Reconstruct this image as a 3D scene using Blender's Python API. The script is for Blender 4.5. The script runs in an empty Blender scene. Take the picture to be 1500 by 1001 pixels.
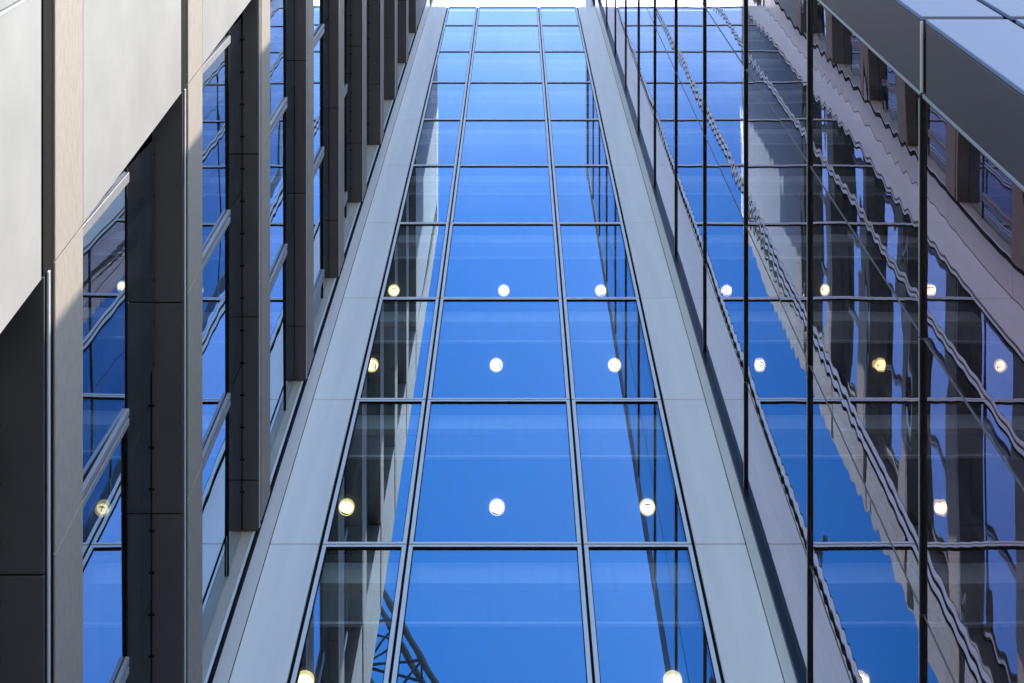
import bpy, bmesh, math, random
from mathutils import Vector
random.seed(7)
sc = bpy.context.scene
col = sc.collection
R = math.radians

# ------------------------------------------------------------------ camera
F = 1900.0                       # focal length in pixels of a 1500 px wide picture
cam_d = bpy.data.cameras.new('camera')
cam_d.sensor_width = 36.0
cam_d.lens = F / 1500.0 * 36.0
cam_d.shift_x = -4.5 / 1500.0
cam_d.shift_y = -910.5 / 1500.0  # shift lens looking straight up the court
cam_d.clip_start = 0.05
cam_d.clip_end = 6000.0
cam = bpy.data.objects.new('camera', cam_d)
cam.location = (0, 0, 0)
cam.rotation_euler = (math.pi, 0, 0)
col.objects.link(cam)
sc.camera = cam

# ------------------------------------------------------------------ light
SUN_EL = R(58)
az = Vector((1.94, -0.605)).normalized()
SUN = Vector((az.x * math.cos(SUN_EL), az.y * math.cos(SUN_EL), math.sin(SUN_EL)))
world = bpy.data.worlds.new('World')
sc.world = world
world.use_nodes = True
wt = world.node_tree
wt.nodes.clear()


def wn(t, **kw):
    n = wt.nodes.new(t)
    for k, v in kw.items():
        setattr(n, k, v)
    return n


sky = wn('ShaderNodeTexSky', sky_type='NISHITA', sun_disc=False, sun_elevation=SUN_EL,
         sun_rotation=math.atan2(az.x, az.y), air_density=1.0, dust_density=0.6, ozone_density=2.5)
hs = wn('ShaderNodeHueSaturation')
hs.inputs['Saturation'].default_value = 1.43
hs.inputs['Value'].default_value = 0.97
tc = wn('ShaderNodeTexCoord')
sep = wn('ShaderNodeSeparateXYZ')
nz = wn('ShaderNodeTexNoise')
nz.inputs['Scale'].default_value = 2.2
nz.inputs['Detail'].default_value = 6.0
nz.inputs['Roughness'].default_value = 0.55
ad = wn('ShaderNodeMath', operation='MULTIPLY_ADD')
ad.inputs[1].default_value = 0.45
veil = wn('ShaderNodeMapRange', interpolation_type='SMOOTHSTEP')
veil.inputs['From Min'].default_value = -0.18
veil.inputs['From Max'].default_value = 0.62
mixc = wn('ShaderNodeMix', data_type='RGBA')
CLOUD = 12.0
mixc.inputs['B'].default_value = (CLOUD * 0.93, CLOUD * 0.97, CLOUD, 1)
bg = wn('ShaderNodeBackground')
bg.inputs['Strength'].default_value = 0.15
wo = wn('ShaderNodeOutputWorld')
L = wt.links.new
L(sky.outputs[0], hs.inputs['Color'])
L(tc.outputs['Generated'], sep.inputs[0])
L(tc.outputs['Generated'], nz.inputs['Vector'])
L(nz.outputs['Fac'], ad.inputs[0])
L(sep.outputs['Y'], ad.inputs[2])
L(ad.outputs[0], veil.inputs['Value'])
L(veil.outputs[0], mixc.inputs['Factor'])
L(hs.outputs[0], mixc.inputs['A'])
L(mixc.outputs['Result'], bg.inputs['Color'])
L(bg.outputs[0], wo.inputs[0])

sl = bpy.data.lights.new('sun', 'SUN')
sl.energy = 2.0
sl.angle = R(0.53)
sl.color = (1.0, 0.90, 0.76)
so = bpy.data.objects.new('sun', sl)
so.rotation_euler = SUN.to_track_quat('Z', 'Y').to_euler()
so.location = SUN * 200
col.objects.link(so)

sc.view_settings.view_transform = 'Standard'
sc.view_settings.look = 'None'
sc.view_settings.gamma = 1.0
sc.view_settings.exposure = 1.58
sc.view_settings.use_curve_mapping = False
sc.cycles.max_bounces = 10
sc.cycles.glossy_bounces = 6
sc.cycles.diffuse_bounces = 3
sc.cycles.transparent_max_bounces = 10
sc.cycles.sample_clamp_indirect = 12.0


# ------------------------------------------------------------------ materials
def mat_new(name):
    m = bpy.data.materials.new(name)
    m.use_nodes = True
    m.node_tree.nodes.clear()
    return m, m.node_tree


def surf(name, base, rough, metal=0.0, var=0.06, scale=1.5, stretch=(1, 1, 1), bump=0.0, bscale=60.0,
         bstretch=(1, 1, 1), rvar=0.08, spec=0.5, pane_var=0.0):
    m, t = mat_new(name)
    N = t.nodes.new
    out = N('ShaderNodeOutputMaterial')
    p = N('ShaderNodeBsdfPrincipled')
    p.inputs['Metallic'].default_value = metal
    p.inputs['Specular IOR Level'].default_value = spec
    g = N('ShaderNodeNewGeometry')
    mp = N('ShaderNodeMapping')
    mp.inputs['Scale'].default_value = stretch
    t.links.new(g.outputs['Position'], mp.inputs['Vector'])
    n = N('ShaderNodeTexNoise')
    n.inputs['Scale'].default_value = scale
    n.inputs['Detail'].default_value = 6
    n.inputs['Roughness'].default_value = 0.6
    t.links.new(mp.outputs[0], n.inputs['Vector'])
    oi = N('ShaderNodeObjectInfo')
    f = N('ShaderNodeMath'); f.operation = 'MULTIPLY_ADD'
    f.inputs[1].default_value = 2 * var
    f.inputs[2].default_value = 1 - var
    t.links.new(n.outputs['Fac'], f.inputs[0])
    f2 = N('ShaderNodeMath'); f2.operation = 'MULTIPLY_ADD'
    f2.inputs[1].default_value = pane_var
    t.links.new(oi.outputs['Random'], f2.inputs[0])
    t.links.new(f.outputs[0], f2.inputs[2])
    mx = N('ShaderNodeVectorMath'); mx.operation = 'SCALE'
    mx.inputs[0].default_value = base
    t.links.new(f2.outputs[0], mx.inputs['Scale'])
    t.links.new(mx.outputs[0], p.inputs['Base Color'])
    rr = N('ShaderNodeMath'); rr.operation = 'MULTIPLY_ADD'
    rr.inputs[1].default_value = 2 * rvar
    rr.inputs[2].default_value = rough - rvar
    t.links.new(n.outputs['Fac'], rr.inputs[0])
    t.links.new(rr.outputs[0], p.inputs['Roughness'])
    if bump:
        mp2 = N('ShaderNodeMapping')
        mp2.inputs['Scale'].default_value = bstretch
        t.links.new(g.outputs['Position'], mp2.inputs['Vector'])
        n2 = N('ShaderNodeTexNoise')
        n2.inputs['Scale'].default_value = bscale
        n2.inputs['Detail'].default_value = 4
        t.links.new(mp2.outputs[0], n2.inputs['Vector'])
        b = N('ShaderNodeBump')
        b.inputs['Strength'].default_value = bump
        b.inputs['Distance'].default_value = 0.01
        t.links.new(n2.outputs['Fac'], b.inputs['Height'])
        t.links.new(b.outputs[0], p.inputs['Normal'])
    t.links.new(p.outputs[0], out.inputs[0])
    return m


def glass(name, tint, trans, r0, rg, amp, lam, low, lowscale, pw=3.0, tint2=None, dirt=0.0):
    """coated float glass: mirror coat with slight roller waves over a tinted clear body"""
    m, t = mat_new(name)
    N = t.nodes.new
    K = t.links.new
    out = N('ShaderNodeOutputMaterial')
    g = N('ShaderNodeNewGeometry')
    oi = N('ShaderNodeObjectInfo')
    s = N('ShaderNodeSeparateXYZ')
    K(g.outputs['Position'], s.inputs[0])
    off = N('ShaderNodeVectorMath'); off.operation = 'ADD'
    K(g.outputs['Position'], off.inputs[0])
    r9 = N('ShaderNodeMath'); r9.operation = 'MULTIPLY'; r9.inputs[1].default_value = 37.0
    K(oi.outputs['Random'], r9.inputs[0])
    K(r9.outputs[0], off.inputs[1])
    n = N('ShaderNodeTexNoise')
    n.inputs['Scale'].default_value = lowscale
    n.inputs['Detail'].default_value = 1.0
    K(off.outputs[0], n.inputs['Vector'])
    c = N('ShaderNodeVectorMath'); c.operation = 'SUBTRACT'
    K(n.outputs['Color'], c.inputs[0])
    c.inputs[1].default_value = (0.5, 0.5, 0.5)
    c2 = N('ShaderNodeVectorMath'); c2.operation = 'SCALE'
    c2.inputs['Scale'].default_value = low
    K(c.outputs[0], c2.inputs[0])
    # roller wave in z, phase drifting and its strength varying across the sheet
    ph = N('ShaderNodeMath'); ph.operation = 'MULTIPLY'; ph.inputs[1].default_value = 24.0
    K(n.outputs['Fac'], ph.inputs[0])
    wz = N('ShaderNodeMath'); wz.operation = 'MULTIPLY_ADD'; wz.inputs[1].default_value = 2 * math.pi / lam
    K(s.outputs['Z'], wz.inputs[0])
    K(ph.outputs[0], wz.inputs[2])
    sn = N('ShaderNodeMath'); sn.operation = 'SINE'
    K(wz.outputs[0], sn.inputs[0])
    en = N('ShaderNodeTexNoise'); en.inputs['Scale'].default_value = 0.55; en.inputs['Detail'].default_value = 1.0
    K(off.outputs[0], en.inputs['Vector'])
    er = N('ShaderNodeMapRange')
    er.inputs['From Min'].default_value = 0.3; er.inputs['From Max'].default_value = 0.7
    er.inputs['To Min'].default_value = 0.0; er.inputs['To Max'].default_value = 2.0 * amp
    K(en.outputs['Fac'], er.inputs['Value'])
    am = N('ShaderNodeMath'); am.operation = 'MULTIPLY'
    K(sn.outputs[0], am.inputs[0]); K(er.outputs[0], am.inputs[1])
    cb = N('ShaderNodeCombineXYZ')
    K(am.outputs[0], cb.inputs['Z'])
    a1 = N('ShaderNodeVectorMath'); a1.operation = 'ADD'
    K(c2.outputs[0], a1.inputs[0]); K(cb.outputs[0], a1.inputs[1])
    a2 = N('ShaderNodeVectorMath'); a2.operation = 'ADD'
    K(a1.outputs[0], a2.inputs[0]); K(g.outputs['Normal'], a2.inputs[1])
    nm = N('ShaderNodeVectorMath'); nm.operation = 'NORMALIZE'
    K(a2.outputs[0], nm.inputs[0])
    gl = N('ShaderNodeBsdfGlossy')
    gl.inputs['Roughness'].default_value = 0.0
    gl.inputs['Color'].default_value = (*tint, 1)
    K(nm.outputs[0], gl.inputs['Normal'])
    if tint2:      # interference coat: warmer where it is seen less edge-on
        lw2 = N('ShaderNodeLayerWeight'); lw2.inputs['Blend'].default_value = 0.5
        mr = N('ShaderNodeMapRange')
        mr.inputs['From Min'].default_value = 0.66; mr.inputs['From Max'].default_value = 0.85
        K(lw2.outputs['Facing'], mr.inputs['Value'])
        mt = N('ShaderNodeMix'); mt.data_type = 'RGBA'
        mt.inputs['A'].default_value = (*tint2, 1); mt.inputs['B'].default_value = (*tint, 1)
        K(mr.outputs[0], mt.inputs['Factor'])
        K(mt.outputs['Result'], gl.inputs['Color'])
    tr = N('ShaderNodeBsdfTransparent')
    tr.inputs['Color'].default_value = (*trans, 1)
    lw = N('ShaderNodeLayerWeight'); lw.inputs['Blend'].default_value = 0.5
    pwn = N('ShaderNodeMath'); pwn.operation = 'POWER'; pwn.inputs[1].default_value = pw
    K(lw.outputs['Facing'], pwn.inputs[0])
    fr = N('ShaderNodeMath'); fr.operation = 'MULTIPLY_ADD'
    fr.inputs[1].default_value = rg - r0; fr.inputs[2].default_value = r0
    rv = N('ShaderNodeMath'); rv.operation = 'MULTIPLY_ADD'; rv.inputs[1].default_value = -0.10; rv.inputs[2].default_value = 1.0
    K(oi.outputs['Random'], rv.inputs[0])
    K(pwn.outputs[0], fr.inputs[0])
    fv = N('ShaderNodeMath'); fv.operation = 'MULTIPLY'
    K(fr.outputs[0], fv.inputs[0]); K(rv.outputs[0], fv.inputs[1])
    fr = fv
    mx = N('ShaderNodeMixShader')
    K(fr.outputs[0], mx.inputs[0]); K(tr.outputs[0], mx.inputs[1]); K(gl.outputs[0], mx.inputs[2])
    if dirt:       # rain streaks of dust on the outside
        mp = N('ShaderNodeMapping'); mp.inputs['Scale'].default_value = (9.0, 9.0, 0.5)
        K(off.outputs[0], mp.inputs['Vector'])
        dn_ = N('ShaderNodeTexNoise'); dn_.inputs['Scale'].default_value = 1.6; dn_.inputs['Detail'].default_value = 5.0
        K(mp.outputs[0], dn_.inputs['Vector'])
        dr = N('ShaderNodeMapRange')
        dr.inputs['From Min'].default_value = 0.42; dr.inputs['From Max'].default_value = 0.75
        dr.inputs['To Min'].default_value = 0.0; dr.inputs['To Max'].default_value = dirt
        K(dn_.outputs['Fac'], dr.inputs['Value'])
        df = N('ShaderNodeBsdfDiffuse'); df.inputs['Color'].default_value = (0.5, 0.5, 0.48, 1)
        m2 = N('ShaderNodeMixShader')
        K(dr.outputs[0], m2.inputs[0]); K(mx.outputs[0], m2.inputs[1]); K(df.outputs[0], m2.inputs[2])
        mx = m2
    K(mx.outputs[0], out.inputs[0])
    return m


def emit(name, c, s):
    m, t = mat_new(name)
    out = t.nodes.new('ShaderNodeOutputMaterial')
    e = t.nodes.new('ShaderNodeEmission')
    e.inputs[0].default_value = (*c, 1); e.inputs[1].default_value = s
    t.links.new(e.outputs[0], out.inputs[0])
    return m


def clear(name):
    m, t = mat_new(name)
    out = t.nodes.new('ShaderNodeOutputMaterial')
    e = t.nodes.new('ShaderNodeBsdfTransparent')
    e.inputs[0].default_value = (0.97, 0.985, 0.975, 1)
    t.links.new(e.outputs[0], out.inputs[0])
    return m


M = {}
M['alu'] = surf('satin_aluminium', (0.90, 0.88, 0.845), 0.45, 0.10, var=0.13, scale=1.6, stretch=(2.5, 1, .2),
                bump=0.02, bscale=1.6, pane_var=0.04, rvar=0.05)
M['frame'] = surf('silver_frame', (0.84, 0.855, 0.87), 0.40, 0.15, var=0.03, scale=4)
M['pale'] = surf('pale_panel', (0.45, 0.434, 0.400), 0.75, 0.0, var=0.24, scale=1.3, bump=0.25, bscale=1.8,
                 pane_var=0.03, spec=0.08)
M['beige'] = surf('beige_stone', (0.46, 0.40, 0.33), 0.75, 0.0, var=0.28, scale=11.0, stretch=(1, .6, 3),
                  bump=0.35, bscale=26.0, bstretch=(1, .7, 3.0), pane_var=0.04, spec=0.1)
M['soffit'] = surf('dark_soffit', (0.105, 0.099, 0.094), 0.45, 0.1, var=0.26, scale=2.0, pane_var=0.15)
M['black'] = surf('black_gasket', (0.010, 0.010, 0.011), 0.85, 0.0, var=0.1, spec=0.1)
M['cap'] = surf('black_cap', (0.014, 0.012, 0.012), 0.4, 0.2, var=0.2, scale=6)
M['dark'] = surf('dark_core', (0.03, 0.03, 0.032), 0.9)
M['graphite'] = surf('graphite_panel', (0.070, 0.060, 0.068), 0.5, 0.0, spec=0.3, var=0.22, scale=1.2, pane_var=0.12,
                     bump=0.03, bscale=2.0)
M['blue_metal'] = surf('pale_metal', (0.21, 0.255, 0.36), 0.9, 0.0, spec=0.02, var=0.05, scale=0.8, pane_var=0.06,
                       bump=0.03, bscale=1.4)
M['joint'] = surf('grey_silicone', (0.16, 0.16, 0.17), 0.6, var=0.08, scale=5)
M['top'] = surf('pale_top_panel', (0.36, 0.39, 0.43), 0.7, 0.0, var=0.06, spec=0.1, pane_var=0.05)
M['mull'] = surf('window_frame', (0.36, 0.36, 0.37), 0.45, 0.2, var=0.05, scale=4)
M['slab'] = surf('slab_edge', (0.66, 0.68, 0.69), 0.8, var=0.05, scale=1.0)
M['ceiling'] = surf('ceiling_board', (0.12, 0.125, 0.135), 0.85, var=0.05, scale=1.0)
M['brown'] = surf('brown_interior', (0.20, 0.115, 0.10), 0.9, var=0.25, scale=0.6)
M['inner'] = surf('inner_wall', (0.20, 0.20, 0.21), 0.9)
M['glass_c'] = glass('coated_glass_front', (0.60, 0.79, 1.0), (0.90, 0.95, 0.95), 0.36, 1.0, 0.00020, 0.45, 0.0018, 0.35, 2.3, None, 0.06)
M['glass_r'] = glass('coated_glass_side', (0.96, 0.90, 0.94), (0.80, 0.72, 0.70), 0.50, 1.0, 0.0008, 0.26, 0.0088, 0.45, 2.0, (0.86, 0.61, 0.66), 0.05)
M['glass_l'] = glass('coated_glass_window', (0.74, 0.86, 1.0), (0.50, 0.55, 0.55), 0.50, 1.0, 0.0003, 0.40, 0.007, 0.55, 2.0, None, 0.06)
M['clear'] = clear('clear_edge')
M['lamp'] = emit('lamp_lens', (1.0, 0.84, 0.38), 1.8)
M['lamp_dim'] = emit('lamp_rim', (1.0, 0.85, 0.40), 0.5)
M['steel'] = surf('painted_steel', (0.012, 0.018, 0.032), 0.8, 0.0, var=0.1, spec=0.1)
M['paving'] = surf('stone_paving', (0.24, 0.235, 0.22), 0.85, var=0.2, scale=0.8, bump=0.2, bscale=8.0)

# ------------------------------------------------------------------ helpers
cache = {}
FACES = [(0, 3, 2, 1), (4, 5, 6, 7), (0, 1, 5, 4), (1, 2, 6, 5), (2, 3, 7, 6), (3, 0, 4, 7)]
# face order: -z, +z, -y, +x, +y, -x
FRONT = {'-z': 0, '+z': 1, '-y': 2, '+x': 3, '+y': 4, '-x': 5}


def link(name, me, parent, loc):
    o = bpy.data.objects.new(name, me)
    col.objects.link(o)
    if parent is not None:
        o.parent = parent
        base = Vector((0, 0, 0))
        q = parent
        while q is not None:
            base += Vector(q.location); q = q.parent
        o.location = Vector(loc) - base
    else:
        o.location = loc
    return o


def box(name, x0, x1, y0, y1, z0, z1, mat, parent=None, bevel=0.0, front=None):
    d = (round(x1 - x0, 4), round(y1 - y0, 4), round(z1 - z0, 4))
    key = (d, mat, bevel, front)
    me = cache.get(key)
    if me is None:
        hx, hy, hz = d[0] / 2, d[1] / 2, d[2] / 2
        v = [(-hx, -hy, -hz), (hx, -hy, -hz), (hx, hy, -hz), (-hx, hy, -hz),
             (-hx, -hy, hz), (hx, -hy, hz), (hx, hy, hz), (-hx, hy, hz)]
        me = bpy.data.meshes.new(name)
        me.from_pydata(v, [], FACES)
        if front:
            me.materials.append(M['clear']); me.materials.append(M[mat])
            me.polygons[FRONT[front]].material_index = 1
        else:
            me.materials.append(M[mat])
        if bevel:
            bm = bmesh.new(); bm.from_mesh(me)
            bmesh.ops.bevel(bm, geom=bm.edges[:], offset=bevel, segments=1, profile=0.5, affect='EDGES')
            bm.to_mesh(me); bm.free()
        cache[key] = me
    return link(name, me, parent, ((x0 + x1) / 2, (y0 + y1) / 2, (z0 + z1) / 2))


def multi(name, boxes, mat, parent=None):
    """several boxes that make ONE part (a frame of four bars)"""
    a = boxes[0]
    c = Vector((sum(b[0] + b[1] for b in boxes) / 2 / len(boxes), sum(b[2] + b[3] for b in boxes) / 2 / len(boxes),
                sum(b[4] + b[5] for b in boxes) / 2 / len(boxes)))
    v, f = [], []
    for (x0, x1, y0, y1, z0, z1) in boxes:
        n = len(v)
        v += [tuple(Vector(p) - c) for p in ((x0, y0, z0), (x1, y0, z0), (x1, y1, z0), (x0, y1, z0),
                                             (x0, y0, z1), (x1, y0, z1), (x1, y1, z1), (x0, y1, z1))]
        f += [tuple(i + n for i in q) for q in FACES]
    me = bpy.data.meshes.new(name)
    me.from_pydata(v, [], f)
    me.materials.append(M[mat])
    return link(name, me, parent, c)


def prism(name, poly, x0, x1, mat, parent=None, bevel=0.0):
    """polygon in (y, z), pushed from x0 to x1"""
    n = len(poly)
    cy = sum(p[0] for p in poly) / n; cz = sum(p[1] for p in poly) / n; cx = (x0 + x1) / 2
    bm = bmesh.new()
    a = [bm.verts.new((x0 - cx, y - cy, z - cz)) for y, z in poly]
    b = [bm.verts.new((x1 - cx, y - cy, z - cz)) for y, z in poly]
    bm.faces.new(a); bm.faces.new(b[::-1])
    for i in range(n):
        j = (i + 1) % n
        bm.faces.new((a[i], b[i], b[j], a[j]))
    bmesh.ops.recalc_face_normals(bm, faces=bm.faces[:])
    if bevel:
        bmesh.ops.bevel(bm, geom=bm.edges[:], offset=bevel, segments=1, profile=0.5, affect='EDGES')
    me = bpy.data.meshes.new(name); bm.to_mesh(me); bm.free()
    me.materials.append(M[mat])
    return link(name, me, parent, (cx, cy, cz))


def tubes(name, segs, mat, parent=None, loc=(0, 0, 0)):
    """round bars between points, one mesh"""
    v, f = [], []
    for p, q, r in segs:
        p, q = Vector(p), Vector(q)
        d = (q - p).normalized()
        u = d.orthogonal().normalized(); w = d.cross(u)
        n = len(v); K = 6
        for e in (p, q):
            for i in range(K):
                t = 2 * math.pi * i / K
                v.append(tuple(e + r * (math.cos(t) * u + math.sin(t) * w) - Vector(loc)))
        for i in range(K):
            j = (i + 1) % K
            f.append((n + i, n + j, n + K + j, n + K + i))
        f.append(tuple(n + i for i in range(K))[::-1]); f.append(tuple(n + K + i for i in range(K)))
    me = bpy.data.meshes.new(name); me.from_pydata(v, [], f); me.materials.append(M[mat])
    return link(name, me, parent, loc)


def thing(name, label, cat, loc, group=None):
    o = bpy.data.objects.new(name, None)
    o.empty_display_size = 0.3
    o.location = loc
    col.objects.link(o)
    o['label'] = label; o['category'] = cat
    if group:
        o['group'] = group
    return o


GZ = -1.6
# ------------------------------------------------------------------ ground
g = box('ground', -1500, 1500, -1500, 1500, GZ - 0.5, GZ, 'paving')
g['kind'] = 'structure'

# ------------------------------------------------------------------ central glass building
YB = 10.75
cb = thing('glass_building', 'narrow blue glass front three panes wide between pale metal strips', 'building', (-0.1, YB + 2, GZ))
ZC = [16.918 + 3.6 * k for k in range(-5, 9)] + [48.62]        # transom levels, last = roof edge
BAYS = [(-2.55, -1.40), (-1.40, 0.881), (0.881, 2.345)]
for i in range(len(ZC) - 1):
    z0, z1 = ZC[i] + 0.012, ZC[i + 1] - 0.012
    for (xa, xb) in BAYS:
        la = 0.042 if xa < -2.5 else 0.018
        lb = 0.042 if xb > 2.3 else 0.018
        x0, x1 = xa + la, xb - lb
        w = 0.052; h = 0.036
        fr = multi('window', [(x0, x0 + w, YB, YB + 0.10, z0, z1), (x1 - w, x1, YB, YB + 0.10, z0, z1),
                              (x0 + w, x1 - w, YB, YB + 0.10, z0, z0 + h), (x0 + w, x1 - w, YB, YB + 0.10, z1 - h, z1)],
                   'frame', cb)
        a0, a1, b0, b1 = x0 + w, x1 - w, z0 + h, z1 - h
        gk = 0.010
        multi('gasket', [(a0, a0 + gk, YB + 0.006, YB + 0.09, b0, b1), (a1 - gk, a1, YB + 0.006, YB + 0.09, b0, b1),
                         (a0 + gk, a1 - gk, YB + 0.006, YB + 0.09, b0, b0 + gk),
                         (a0 + gk, a1 - gk, YB + 0.006, YB + 0.09, b1 - gk - 0.006, b1)], 'black', fr)
        box('pane', a0 + gk, a1 - gk, YB + 0.024, YB + 0.036, b0 + gk, b1 - gk - 0.006, 'glass_c', fr, front='-y')
# black joint backing between the frames
ZT, ZB = ZC[-1], ZC[0]
for x in (-2.55 + 0.02, -1.40, 0.881, 2.345 - 0.02):
    w = 0.024 if abs(x) > 2.2 else 0.02
    box('mullion', x - w, x + w, YB + 0.03, YB + 0.13, ZB, ZT, 'black', cb)
for z in ZC:
    box('transom', -2.52, 2.32, YB + 0.03, YB + 0.125, z - 0.014, z + 0.014, 'black', cb)
# pale metal strips with their returns
for i in range(len(ZC) - 1):
    z0, z1 = ZC[i] + 0.009, ZC[i + 1] - 0.009
    box('cladding_panel', -3.196, -2.552, YB - 0.004, YB + 0.05, z0, z1, 'alu', cb, bevel=0.006)
    box('cladding_panel', 2.347, 3.006, YB - 0.004, YB + 0.05, z0, z1, 'alu', cb, bevel=0.006)
    box('return_panel', -3.26, -3.200, 10.14, YB - 0.010, z0, z1, 'alu', cb, bevel=0.006)
    box('return_panel', 3.010, 3.06, 10.20, YB - 0.010, z0, z1, 'alu', cb, bevel=0.006)
box('backing_wall', -3.30, -2.50, YB + 0.052, YB + 0.30, ZB, ZT - 0.02, 'dark', cb)
box('backing_wall', 2.30, 3.30, YB + 0.052, YB + 0.30, ZB, ZT - 0.02, 'dark', cb)
box('roof', -3.3, 3.3, YB + 0.14, YB + 12, ZT - 0.35, ZT - 0.02, 'inner', cb)
box('base_wall', -3.3, 3.3, YB - 0.1, YB + 12, GZ, ZB - 0.02, 'alu', cb)
box('side_wall', -3.5, -3.302, YB + 0.31, YB + 12, ZB, ZT - 0.36, 'inner', cb)
box('side_wall', 3.302, 3.5, YB + 0.31, YB + 12, ZB, ZT - 0.36, 'inner', cb)
box('back_wall', -3.3, 3.3, YB + 8, YB + 8.2, ZB, ZT - 0.36, 'inner', cb)
for z in ZC[:-1]:
    box('floor_slab', -3.3, 3.3, YB + 0.27, YB + 7.9, z - 0.36, z + 0.04, 'slab', cb)
    box('ceiling', -3.3, 3.3, YB + 0.34, YB + 7.9, z - 1.05, z - 1.01, 'ceiling', cb)
    box('blind_box', -3.3, 3.3, YB + 0.30, YB + 0.338, z - 1.065, z - 1.02, 'slab', cb)
    box('bulkhead', -3.3, 3.3, YB + 0.36, YB + 0.40, z - 1.00, z - 0.365, 'inner', cb)

# ------------------------------------------------------------------ right glass wall
XR = 3.06
rb = thing('curtain_wall_building', 'dark glass curtain wall with black horizontal caps and graphite corner panels', 'building', (8, 6, GZ))
ZR = [9.72 + 3.73 * k for k in range(-2, 13)]
YJ = [2.835, 4.63, 6.70, 8.77, 10.17]
for i in range(len(ZR) - 1):
    z0, z1 = ZR[i], ZR[i + 1]
    for j in range(4):
        o = box('pane', XR, XR + 0.012, YJ[j] + 0.008, YJ[j + 1] - 0.008, z0 + 0.012, z1 - 0.012, 'glass_r', rb, front='-x')
        o.rotation_euler = (0, random.uniform(-.0006, .0006), random.uniform(-.0009, .0009))
    for j in (1, 2, 3):
        box('sealant_joint', XR - 0.004, XR + 0.014, YJ[j] - 0.0078, YJ[j] + 0.0078, z0 + 0.012, z1 - 0.012, 'joint', rb)
    # corner panel, edge trims, end wall
    box('corner_panel', XR - 0.012, XR + 0.04, 2.262, 2.795, z0 + 0.025, z1 - 0.095, 'graphite', rb, bevel=0.005)
    box('edge_trim', XR - 0.016, XR + 0.03, 2.799, 2.827, z0 + 0.02, z1 - 0.02, 'mull', rb, bevel=0.003)
    xs = [(XR - 0.008, 3.665), (3.72, 4.33), (4.385, 5.0), (5.055, 5.67), (5.725, 6.34)]
    for (xa, xb) in xs:
        box('end_panel', xa, xb, 2.225, 2.258, z0 + 0.02, z1 - 0.075, 'blue_metal', rb, bevel=0.005)
    box('end_panel', 6.40, 13.9, 2.225, 2.258, z0 + 0.02, z1 - 0.075, 'blue_metal', rb, bevel=0.005)
for i, z in enumerate(ZR):
    for j in range(4):
        box('transom_cap', XR - 0.028, XR - 0.002, YJ[j] + (0.004 if j else -0.035), YJ[j + 1] - (0.004 if j < 3 else 0.0), z - 0.017, z + 0.019,
            'cap', rb, bevel=0.006)
        box('drip_edge', XR - 0.032, XR - 0.0285, YJ[j] + 0.006, YJ[j + 1] - 0.006, z + 0.006, z + 0.014, 'frame', rb)
    box('corner_bead', XR - 0.02, XR - 0.001, 2.262, 2.795, z + 0.002, z + 0.018, 'frame', rb)
box('corner_post', XR - 0.066, XR + 0.02, 10.172, 10.232, ZR[0], ZR[-1], 'cap', rb)
box('interior_core', XR + 1.2, 13.8, 2.4, 22, GZ, ZR[-1] - 0.1, 'brown', rb)
box('joint_backing', XR + 0.05, 13.85, 2.275, 2.38, GZ, ZR[-1], 'black', rb)
box('joint_backing', XR + 0.016, XR + 0.09, 2.39, 2.835, GZ, ZR[-1], 'black', rb)
box('inner_wall', XR + 0.1, XR + 1.1, 10.30, 10.4, GZ, ZR[-1] - 0.1, 'brown', rb)
for z in ZR:
    box('floor_slab', XR + 0.03, XR + 1.18, 2.84, 10.28, z - 0.40, z + 0.10, 'ceiling', rb)
box('parapet', XR - 0.05, 13.9, 2.2, 22, ZR[-1] + 0.05, ZR[-1] + 0.9, 'blue_metal', rb, bevel=0.01)
box('roof_sun_block', 4.0, 13.5, 3.4, 22, ZR[-1] + 0.92, 66.0, 'graphite', rb)  # unseen block, added to keep the sun off the top of the metal strips
box('base_wall', XR, 13.9, 2.25, 22, GZ, ZR[0] - 0.05, 'graphite', rb)

# ------------------------------------------------------------------ left facade
C = 3.18
S = 0.635 * C
lb = thing('finned_building', 'office facade of dark horizontal fins, beige bands and large pale panels', 'building', (-8, 5, GZ))


def yb(z):
    return C * (1.174 - 0.063 * (z - 9.2) / 3.65)


def yj(z, j):
    return yb(z) + S * j


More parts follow.
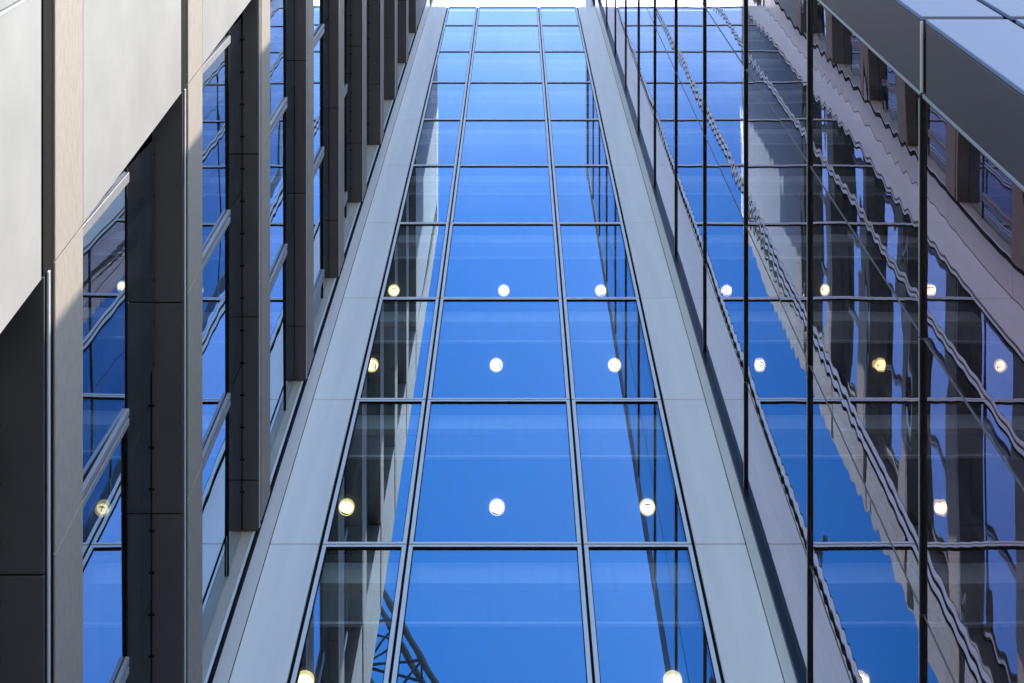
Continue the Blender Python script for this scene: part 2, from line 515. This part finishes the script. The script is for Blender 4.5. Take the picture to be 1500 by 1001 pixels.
YE = 10.05
YS = 0.5
KTOP = 10
ZS = {k: 8.757 + 3.65 * (k - 1) for k in range(-1, KTOP + 2)}
DEPTH = {-1: .32, 0: .32, 1: .32, 2: .294, 3: .195, 6: .24, 7: .28, 8: .30, 9: .30, 10: .30, 11: .30}
XF = -C
for k in range(-1, KTOP + 1):
    z = ZS[k]
    d = DEPTH.get(k, .170)
    dn = DEPTH.get(k + 1, .170)
    zf0, zf1 = z + 0.213, z + 0.79       # beige band
    # --- beige band pieces with raking joints
    for j in range(-2, 5):
        def edge(zz, jj):
            if jj == -2:
                return YS
            if jj == -1:
                return 1.80 - 0.02 * k
            return min(yj(zz, jj), YE)
        ya0, ya1, yb0, yb1 = edge(zf0, j), edge(zf1, j), edge(zf0, j + 1), edge(zf1, j + 1)
        if min(yb0, yb1) - max(ya0, ya1) < 0.1:
            continue
        gp = 0.006
        prism('beige_band', [(ya0 + gp, zf0), (yb0 - gp, zf0), (yb1 - gp, zf1), (ya1 + gp, zf1)], XF - 0.06, XF, 'beige', lb, bevel=0.004)
    # shadow gap with thin silver bead under the band
    box('shadow_gap', XF - 0.10, XF - 0.012, YS, YE, z + 0.02, zf0 - 0.001, 'black', lb)
    box('silver_bead', XF - 0.011, XF + 0.006, yb(z), YE, z + 0.075, z + 0.108, 'frame', lb, bevel=0.004)
    # fin body
    box('fin_core', XF - dn + 0.02, XF - 0.062, YS + 0.01, YE - 0.012, zf0 + 0.002, zf1 - 0.01, 'dark', lb)
    # --- dark soffit boards
    ys = [yb(z)] + [yj(z, j) for j in (1, 2, 3, 4)]
    ys = [y for y in ys if y < YE - 0.3] + [YE]
    for a, b in zip(ys[:-1], ys[1:]):
        inner = min(d, 0.335)
        box('soffit_board', XF - inner, XF - 0.002, a + 0.008, b - 0.008, z, z + 0.019, 'soffit', lb, bevel=0.003)
        if d > 0.9:
            box('soffit_board', XF - d, XF - inner - 0.016, a + 0.008, b - 0.008, z + 0.002, z + 0.019, 'soffit', lb, bevel=0.003)
    if d > 0.18:
        bm = bmesh.new()
        n = int((YE - ys[0]) / 0.40)
        for q in range(n):
            r = bmesh.ops.create_cone(bm, cap_ends=True, segments=8, radius1=0.012, radius2=0.012, depth=0.012)
            bmesh.ops.translate(bm, verts=r['verts'], vec=(0, q * 0.40, 0))
        me = bpy.data.meshes.new('screw'); bm.to_mesh(me); bm.free(); me.materials.append(M['black'])
        o = link('screw', me, lb, (XF - d + 0.016, ys[0] + 0.2, z - 0.003)); o['kind'] = 'stuff'
    box('soffit_backing', XF - max(d, dn) - 0.12, XF - 0.101, YS + 0.01, YE - 0.01, z + 0.02, zf0 - 0.002, 'black', lb)
    # --- pale flush panels between the bands
    zn = ZS[k + 1] if k < KTOP else 53.0
    zp0, zp1 = zf1 + 0.004, zn - 0.045
    for (p, q) in ((YS, 1.80 - 0.02 * k), (1.80 - 0.02 * k, None)):
        e = 0.035
        if q is None:
            poly = [(p + e, zp0), (yb(zp0), zp0), (yb(zp1), zp1), (p + e, zp1)]
        else:
            poly = [(p, zp0), (q, zp0), (q, zp1), (p, zp1)]
        prism('pale_panel', poly, XF - 0.30, XF - 0.001, 'pale', lb, bevel=0.006)
    box('panel_trim', XF - 0.02, XF + 0.003, 1.80 - 0.02 * k + 0.008, 1.80 - 0.02 * k + 0.026, zp0, zp1, 'frame', lb)
    if k == KTOP:
        ZL = 53.0
        cuts = [yb(zp0) + 0.02, 5.9, 8.0, YE]
        for a, b in zip(cuts[:-1], cuts[1:]):
            for (za, zb_) in ((zp0, 48.6), (48.6, ZL)):
                box('top_panel', XF - 0.3, XF - 0.004, a + 0.006, b - 0.006, za + 0.006, zb_ - 0.006, 'top', lb, bevel=0.005)
        continue
    # --- window row between this band and the next soffit
    zw0, zw1 = zf1 - 0.05, zn - 0.004
    zm = (zw0 + zw1) / 2 - 0.25
    xg = XF - dn
    zh = zn - 0.87
    kp = dn / C + 1.0
    cuts = [yb(zm) * kp] + [yj(zm, j) * kp for j in (1, 2, 3, 4)]
    cuts = [y for y in cuts if y < YE - 0.3] + [YE - 0.02]
    for n, (a, b) in enumerate(zip(cuts[:-1], cuts[1:])):
        o = box('window_pane', xg - 0.012, xg, a + 0.01, b - 0.01, zw0, zw1 - 0.03, 'glass_l', lb, front='+x')
        o.rotation_euler = (0, random.uniform(-.002, .002), random.uniform(-.004, .004))
        if k == 1 and n == 0:
            o.rotation_euler = (0, 0.018, 0)
        xm = xg + 0.045
        if n == 0:
            box('jamb', xg + 0.006, xm, a + 0.03, a + 0.12, zf1 + 0.002, zh - 0.002, 'mull', lb, bevel=0.004)
        else:
            mu = box('mullion', xg + 0.006, xm, a - 0.075, a - 0.012, zf1 + 0.002, zh - 0.002, 'mull', lb, bevel=0.005)
            box('mullion', xg + 0.006, xm, a + 0.012, a + 0.075, zf1 + 0.002, zh - 0.002, 'mull', lb, bevel=0.005)
            box('mullion_gasket', xg + 0.006, xm - 0.03, a - 0.012, a + 0.012, zf1 + 0.002, zh - 0.004, 'black', mu)
    box('window_head', xg + 0.002, xg + 0.020, cuts[0], YE - 0.02, zh, zh + 0.03, 'black', lb)
    # end of the bay beside the corner strip
    box('jamb_panel', XF - 0.36, XF - 0.07, YE + 0.002, YE + 0.04, zf1 - 0.55, zn + 0.2, 'pale', lb)
    box('jamb_trim', XF - 0.066, XF - 0.036, YE - 0.004, YE + 0.04, zf1 - 0.55, zn + 0.2, 'frame', lb)
box('corner_seal', XF - 0.034, XF - 0.006, YE + 0.006, YE + 0.085, GZ, 48.6, 'black', lb)
box('building_core', -14, XF - 1.6, YS + 0.3, 22, GZ, 52.6, 'dark', lb)
box('panel_backing', XF - 1.5, XF - 0.301, YS + 0.3, 3.2, GZ, 52.6, 'dark', lb)
box('end_wall', -14, XF - 0.002, YS - 0.06, YS - 0.004, GZ, 53.0, 'pale', lb)
box('parapet', -14, XF + 0.01, YS - 0.06, 22, 53.02, 53.3, 'frame', lb)
box('base_wall', -13.9, XF - 0.02, YS + 0.01, YE, GZ, ZS[-1] - 0.01, 'pale', lb)
for k in range(0, KTOP + 1):
    box('floor_slab', XF - 1.58, XF - 0.8, 3.3, 10.6, ZS[k] - 0.3, ZS[k] + 0.02, 'ceiling', lb)

box('side_cladding', XF - 0.06, XF - 0.004, 10.90, 22, 38, 52.9, 'alu', lb)
box('side_cladding', XR - 0.03, XR + 0.03, 11.10, 22, 38, ZR[-1], 'blue_metal', rb)

# ------------------------------------------------------------------ ceiling lights
def lathe(name, prof, mat, parent, loc, seg=28):
    v, f = [], []
    for r, z in prof:
        for i in range(seg):
            t = 2 * math.pi * i / seg
            v.append((r * math.cos(t), r * math.sin(t), z))
    for a in range(len(prof) - 1):
        for i in range(seg):
            j = (i + 1) % seg
            f.append((a * seg + i, a * seg + j, (a + 1) * seg + j, (a + 1) * seg + i))
    me = bpy.data.meshes.new(name); me.from_pydata(v, [], f); me.materials.append(M[mat])
    for p in me.polygons:
        p.use_smooth = True
    return link(name, me, parent, loc)


def downlight(x, y, z, r, label):
    t = thing('ceiling_light', label, 'ceiling light', (x, y, z), 'round lights on the ceilings behind the glass')
    lathe('housing', [(r * 1.12, 0.0), (r * 1.12, -0.05), (r * 1.02, -0.055), (r * 1.0, -0.02), (r * 1.0, 0.0)], 'lamp_dim', t, (x, y, z))
    lathe('lens', [(r * 0.99, -0.012), (r * 0.9, -0.03), (r * 0.5, -0.045), (0.001, -0.05)], 'lamp', t, (x, y, z))
    a = random.uniform(0, 6.28)
    pts = [Vector((x + r * .72 * math.cos(a + q), y + r * .72 * math.sin(a + q), z - 0.075)) for q in (0, .35, .7, 1.05, 1.4)]
    tubes('bracket', [(p, q, r * 0.085) for p, q in zip(pts[:-1], pts[1:])] +
          [(pts[2], Vector((x, y, z - 0.075)), r * 0.06)], 'steel', t, (x, y, z))
    return t


rowlab = {0: 'at the photo bottom edge', 1: 'in the lowest full storey', 2: 'in the middle lit storey', 3: 'in the highest lit storey'}
rows = {0: [(-2.57, 11.74, 'left'), (1.925, 11.74, 'right')],
        1: [(-2.526, 11.80, 'left'), (-0.272, 11.80, 'middle'), (1.983, 11.80, 'right')],
        2: [(-2.544, 11.46, 'left'), (-0.334, 11.46, 'middle'), (1.767, 11.46, 'right')],
        3: [(-2.49, 11.72, 'left'), (-0.232, 11.72, 'middle'), (1.76, 11.72, 'right')]}
for k, lst in rows.items():
    z = 16.918 + 3.6 * k - 1.051
    for x, y, side in lst:
        downlight(x, y, z, 0.104, 'round lit ceiling light behind the %s pane %s' % (side, rowlab[k]))
downlight(-3.90, 7.46, 12.30, 0.062, 'small round light standing in for a mirrored lamp in a window between two beige bands')  # added behind the pane in place of a central ceiling light's reflection

# ------------------------------------------------------------------ tower crane (seen mirrored in the glass)
cr = thing('tower_crane', 'blue grey lattice crane jib mirrored in the lowest left panes', 'crane', (8.6, -28.5, GZ))
A = Vector((-11.9, -28.5, 80.0)); Bq = Vector((6.9, -28.5, 40.0))
dv = (A - Bq); Ld = dv.length; du = dv.normalized(); nn = Vector((-du.z, 0, du.x))
segs, brace = [], []
W = 2.3
nb = 13


def chord(t, side, yy):
    bulge = math.sin(math.pi * min(max(t, 0), 1)) * 0.8
    return Bq + du * (Ld * t) + nn * (side * (W * 0.5 + bulge * 0.3)) + Vector((0, yy, 0))


for i in range(nb):
    t0, t1 = i / nb, (i + 1) / nb
    for yy in (-0.6, 0.6):
        segs.append((chord(t0, -1, yy), chord(t1, -1, yy), 0.17))
    segs.append((chord(t0, 1, 0), chord(t1, 1, 0), 0.13))
    for yy in (-0.6, 0.6):
        brace.append((chord(t0, -1, yy), chord((t0 + t1) / 2, 1, 0), 0.065))
        brace.append((chord((t0 + t1) / 2, 1, 0), chord(t1, -1, yy), 0.065))
    brace.append((chord(t0, -1, -0.6), chord(t0, -1, 0.6), 0.06))
tubes('jib_chord', segs, 'steel', cr, tuple(Bq))
tubes('jib_bracing', brace, 'steel', cr, tuple(Bq))
ms = []
for sx in (-0.9, 0.9):
    for sy in (-0.9, 0.9):
        ms.append((Bq + Vector((sx, sy, 0)), Vector((Bq.x + sx, Bq.y + sy, GZ)), 0.12))
zz = 0.0
while zz < 39.5:
    for (p, q) in (((-.9, -.9), (.9, -.9)), ((.9, -.9), (.9, .9)), ((.9, .9), (-.9, .9)), ((-.9, .9), (-.9, -.9))):
        ms.append((Vector((Bq.x + p[0], Bq.y + p[1], zz)), Vector((Bq.x + q[0], Bq.y + q[1], zz + 2)), 0.06))
    zz += 2.0
tubes('mast', ms, 'steel', cr, (Bq.x, Bq.y, GZ))
box('cab', Bq.x - 1.6, Bq.x + 1.6, Bq.y - 1.3, Bq.y + 1.3, 38.6, 41.4, 'graphite', cr, bevel=0.1)
box('counterweight', Bq.x + 5.0, Bq.x + 7.6, Bq.y - 1.2, Bq.y + 1.2, 38.9, 40.9, 'joint', cr, bevel=0.1)
box('counter_jib', Bq.x + 1.6, Bq.x + 5.0, Bq.y - 0.6, Bq.y + 0.6, 39.6, 40.2, 'steel', cr, bevel=0.05)
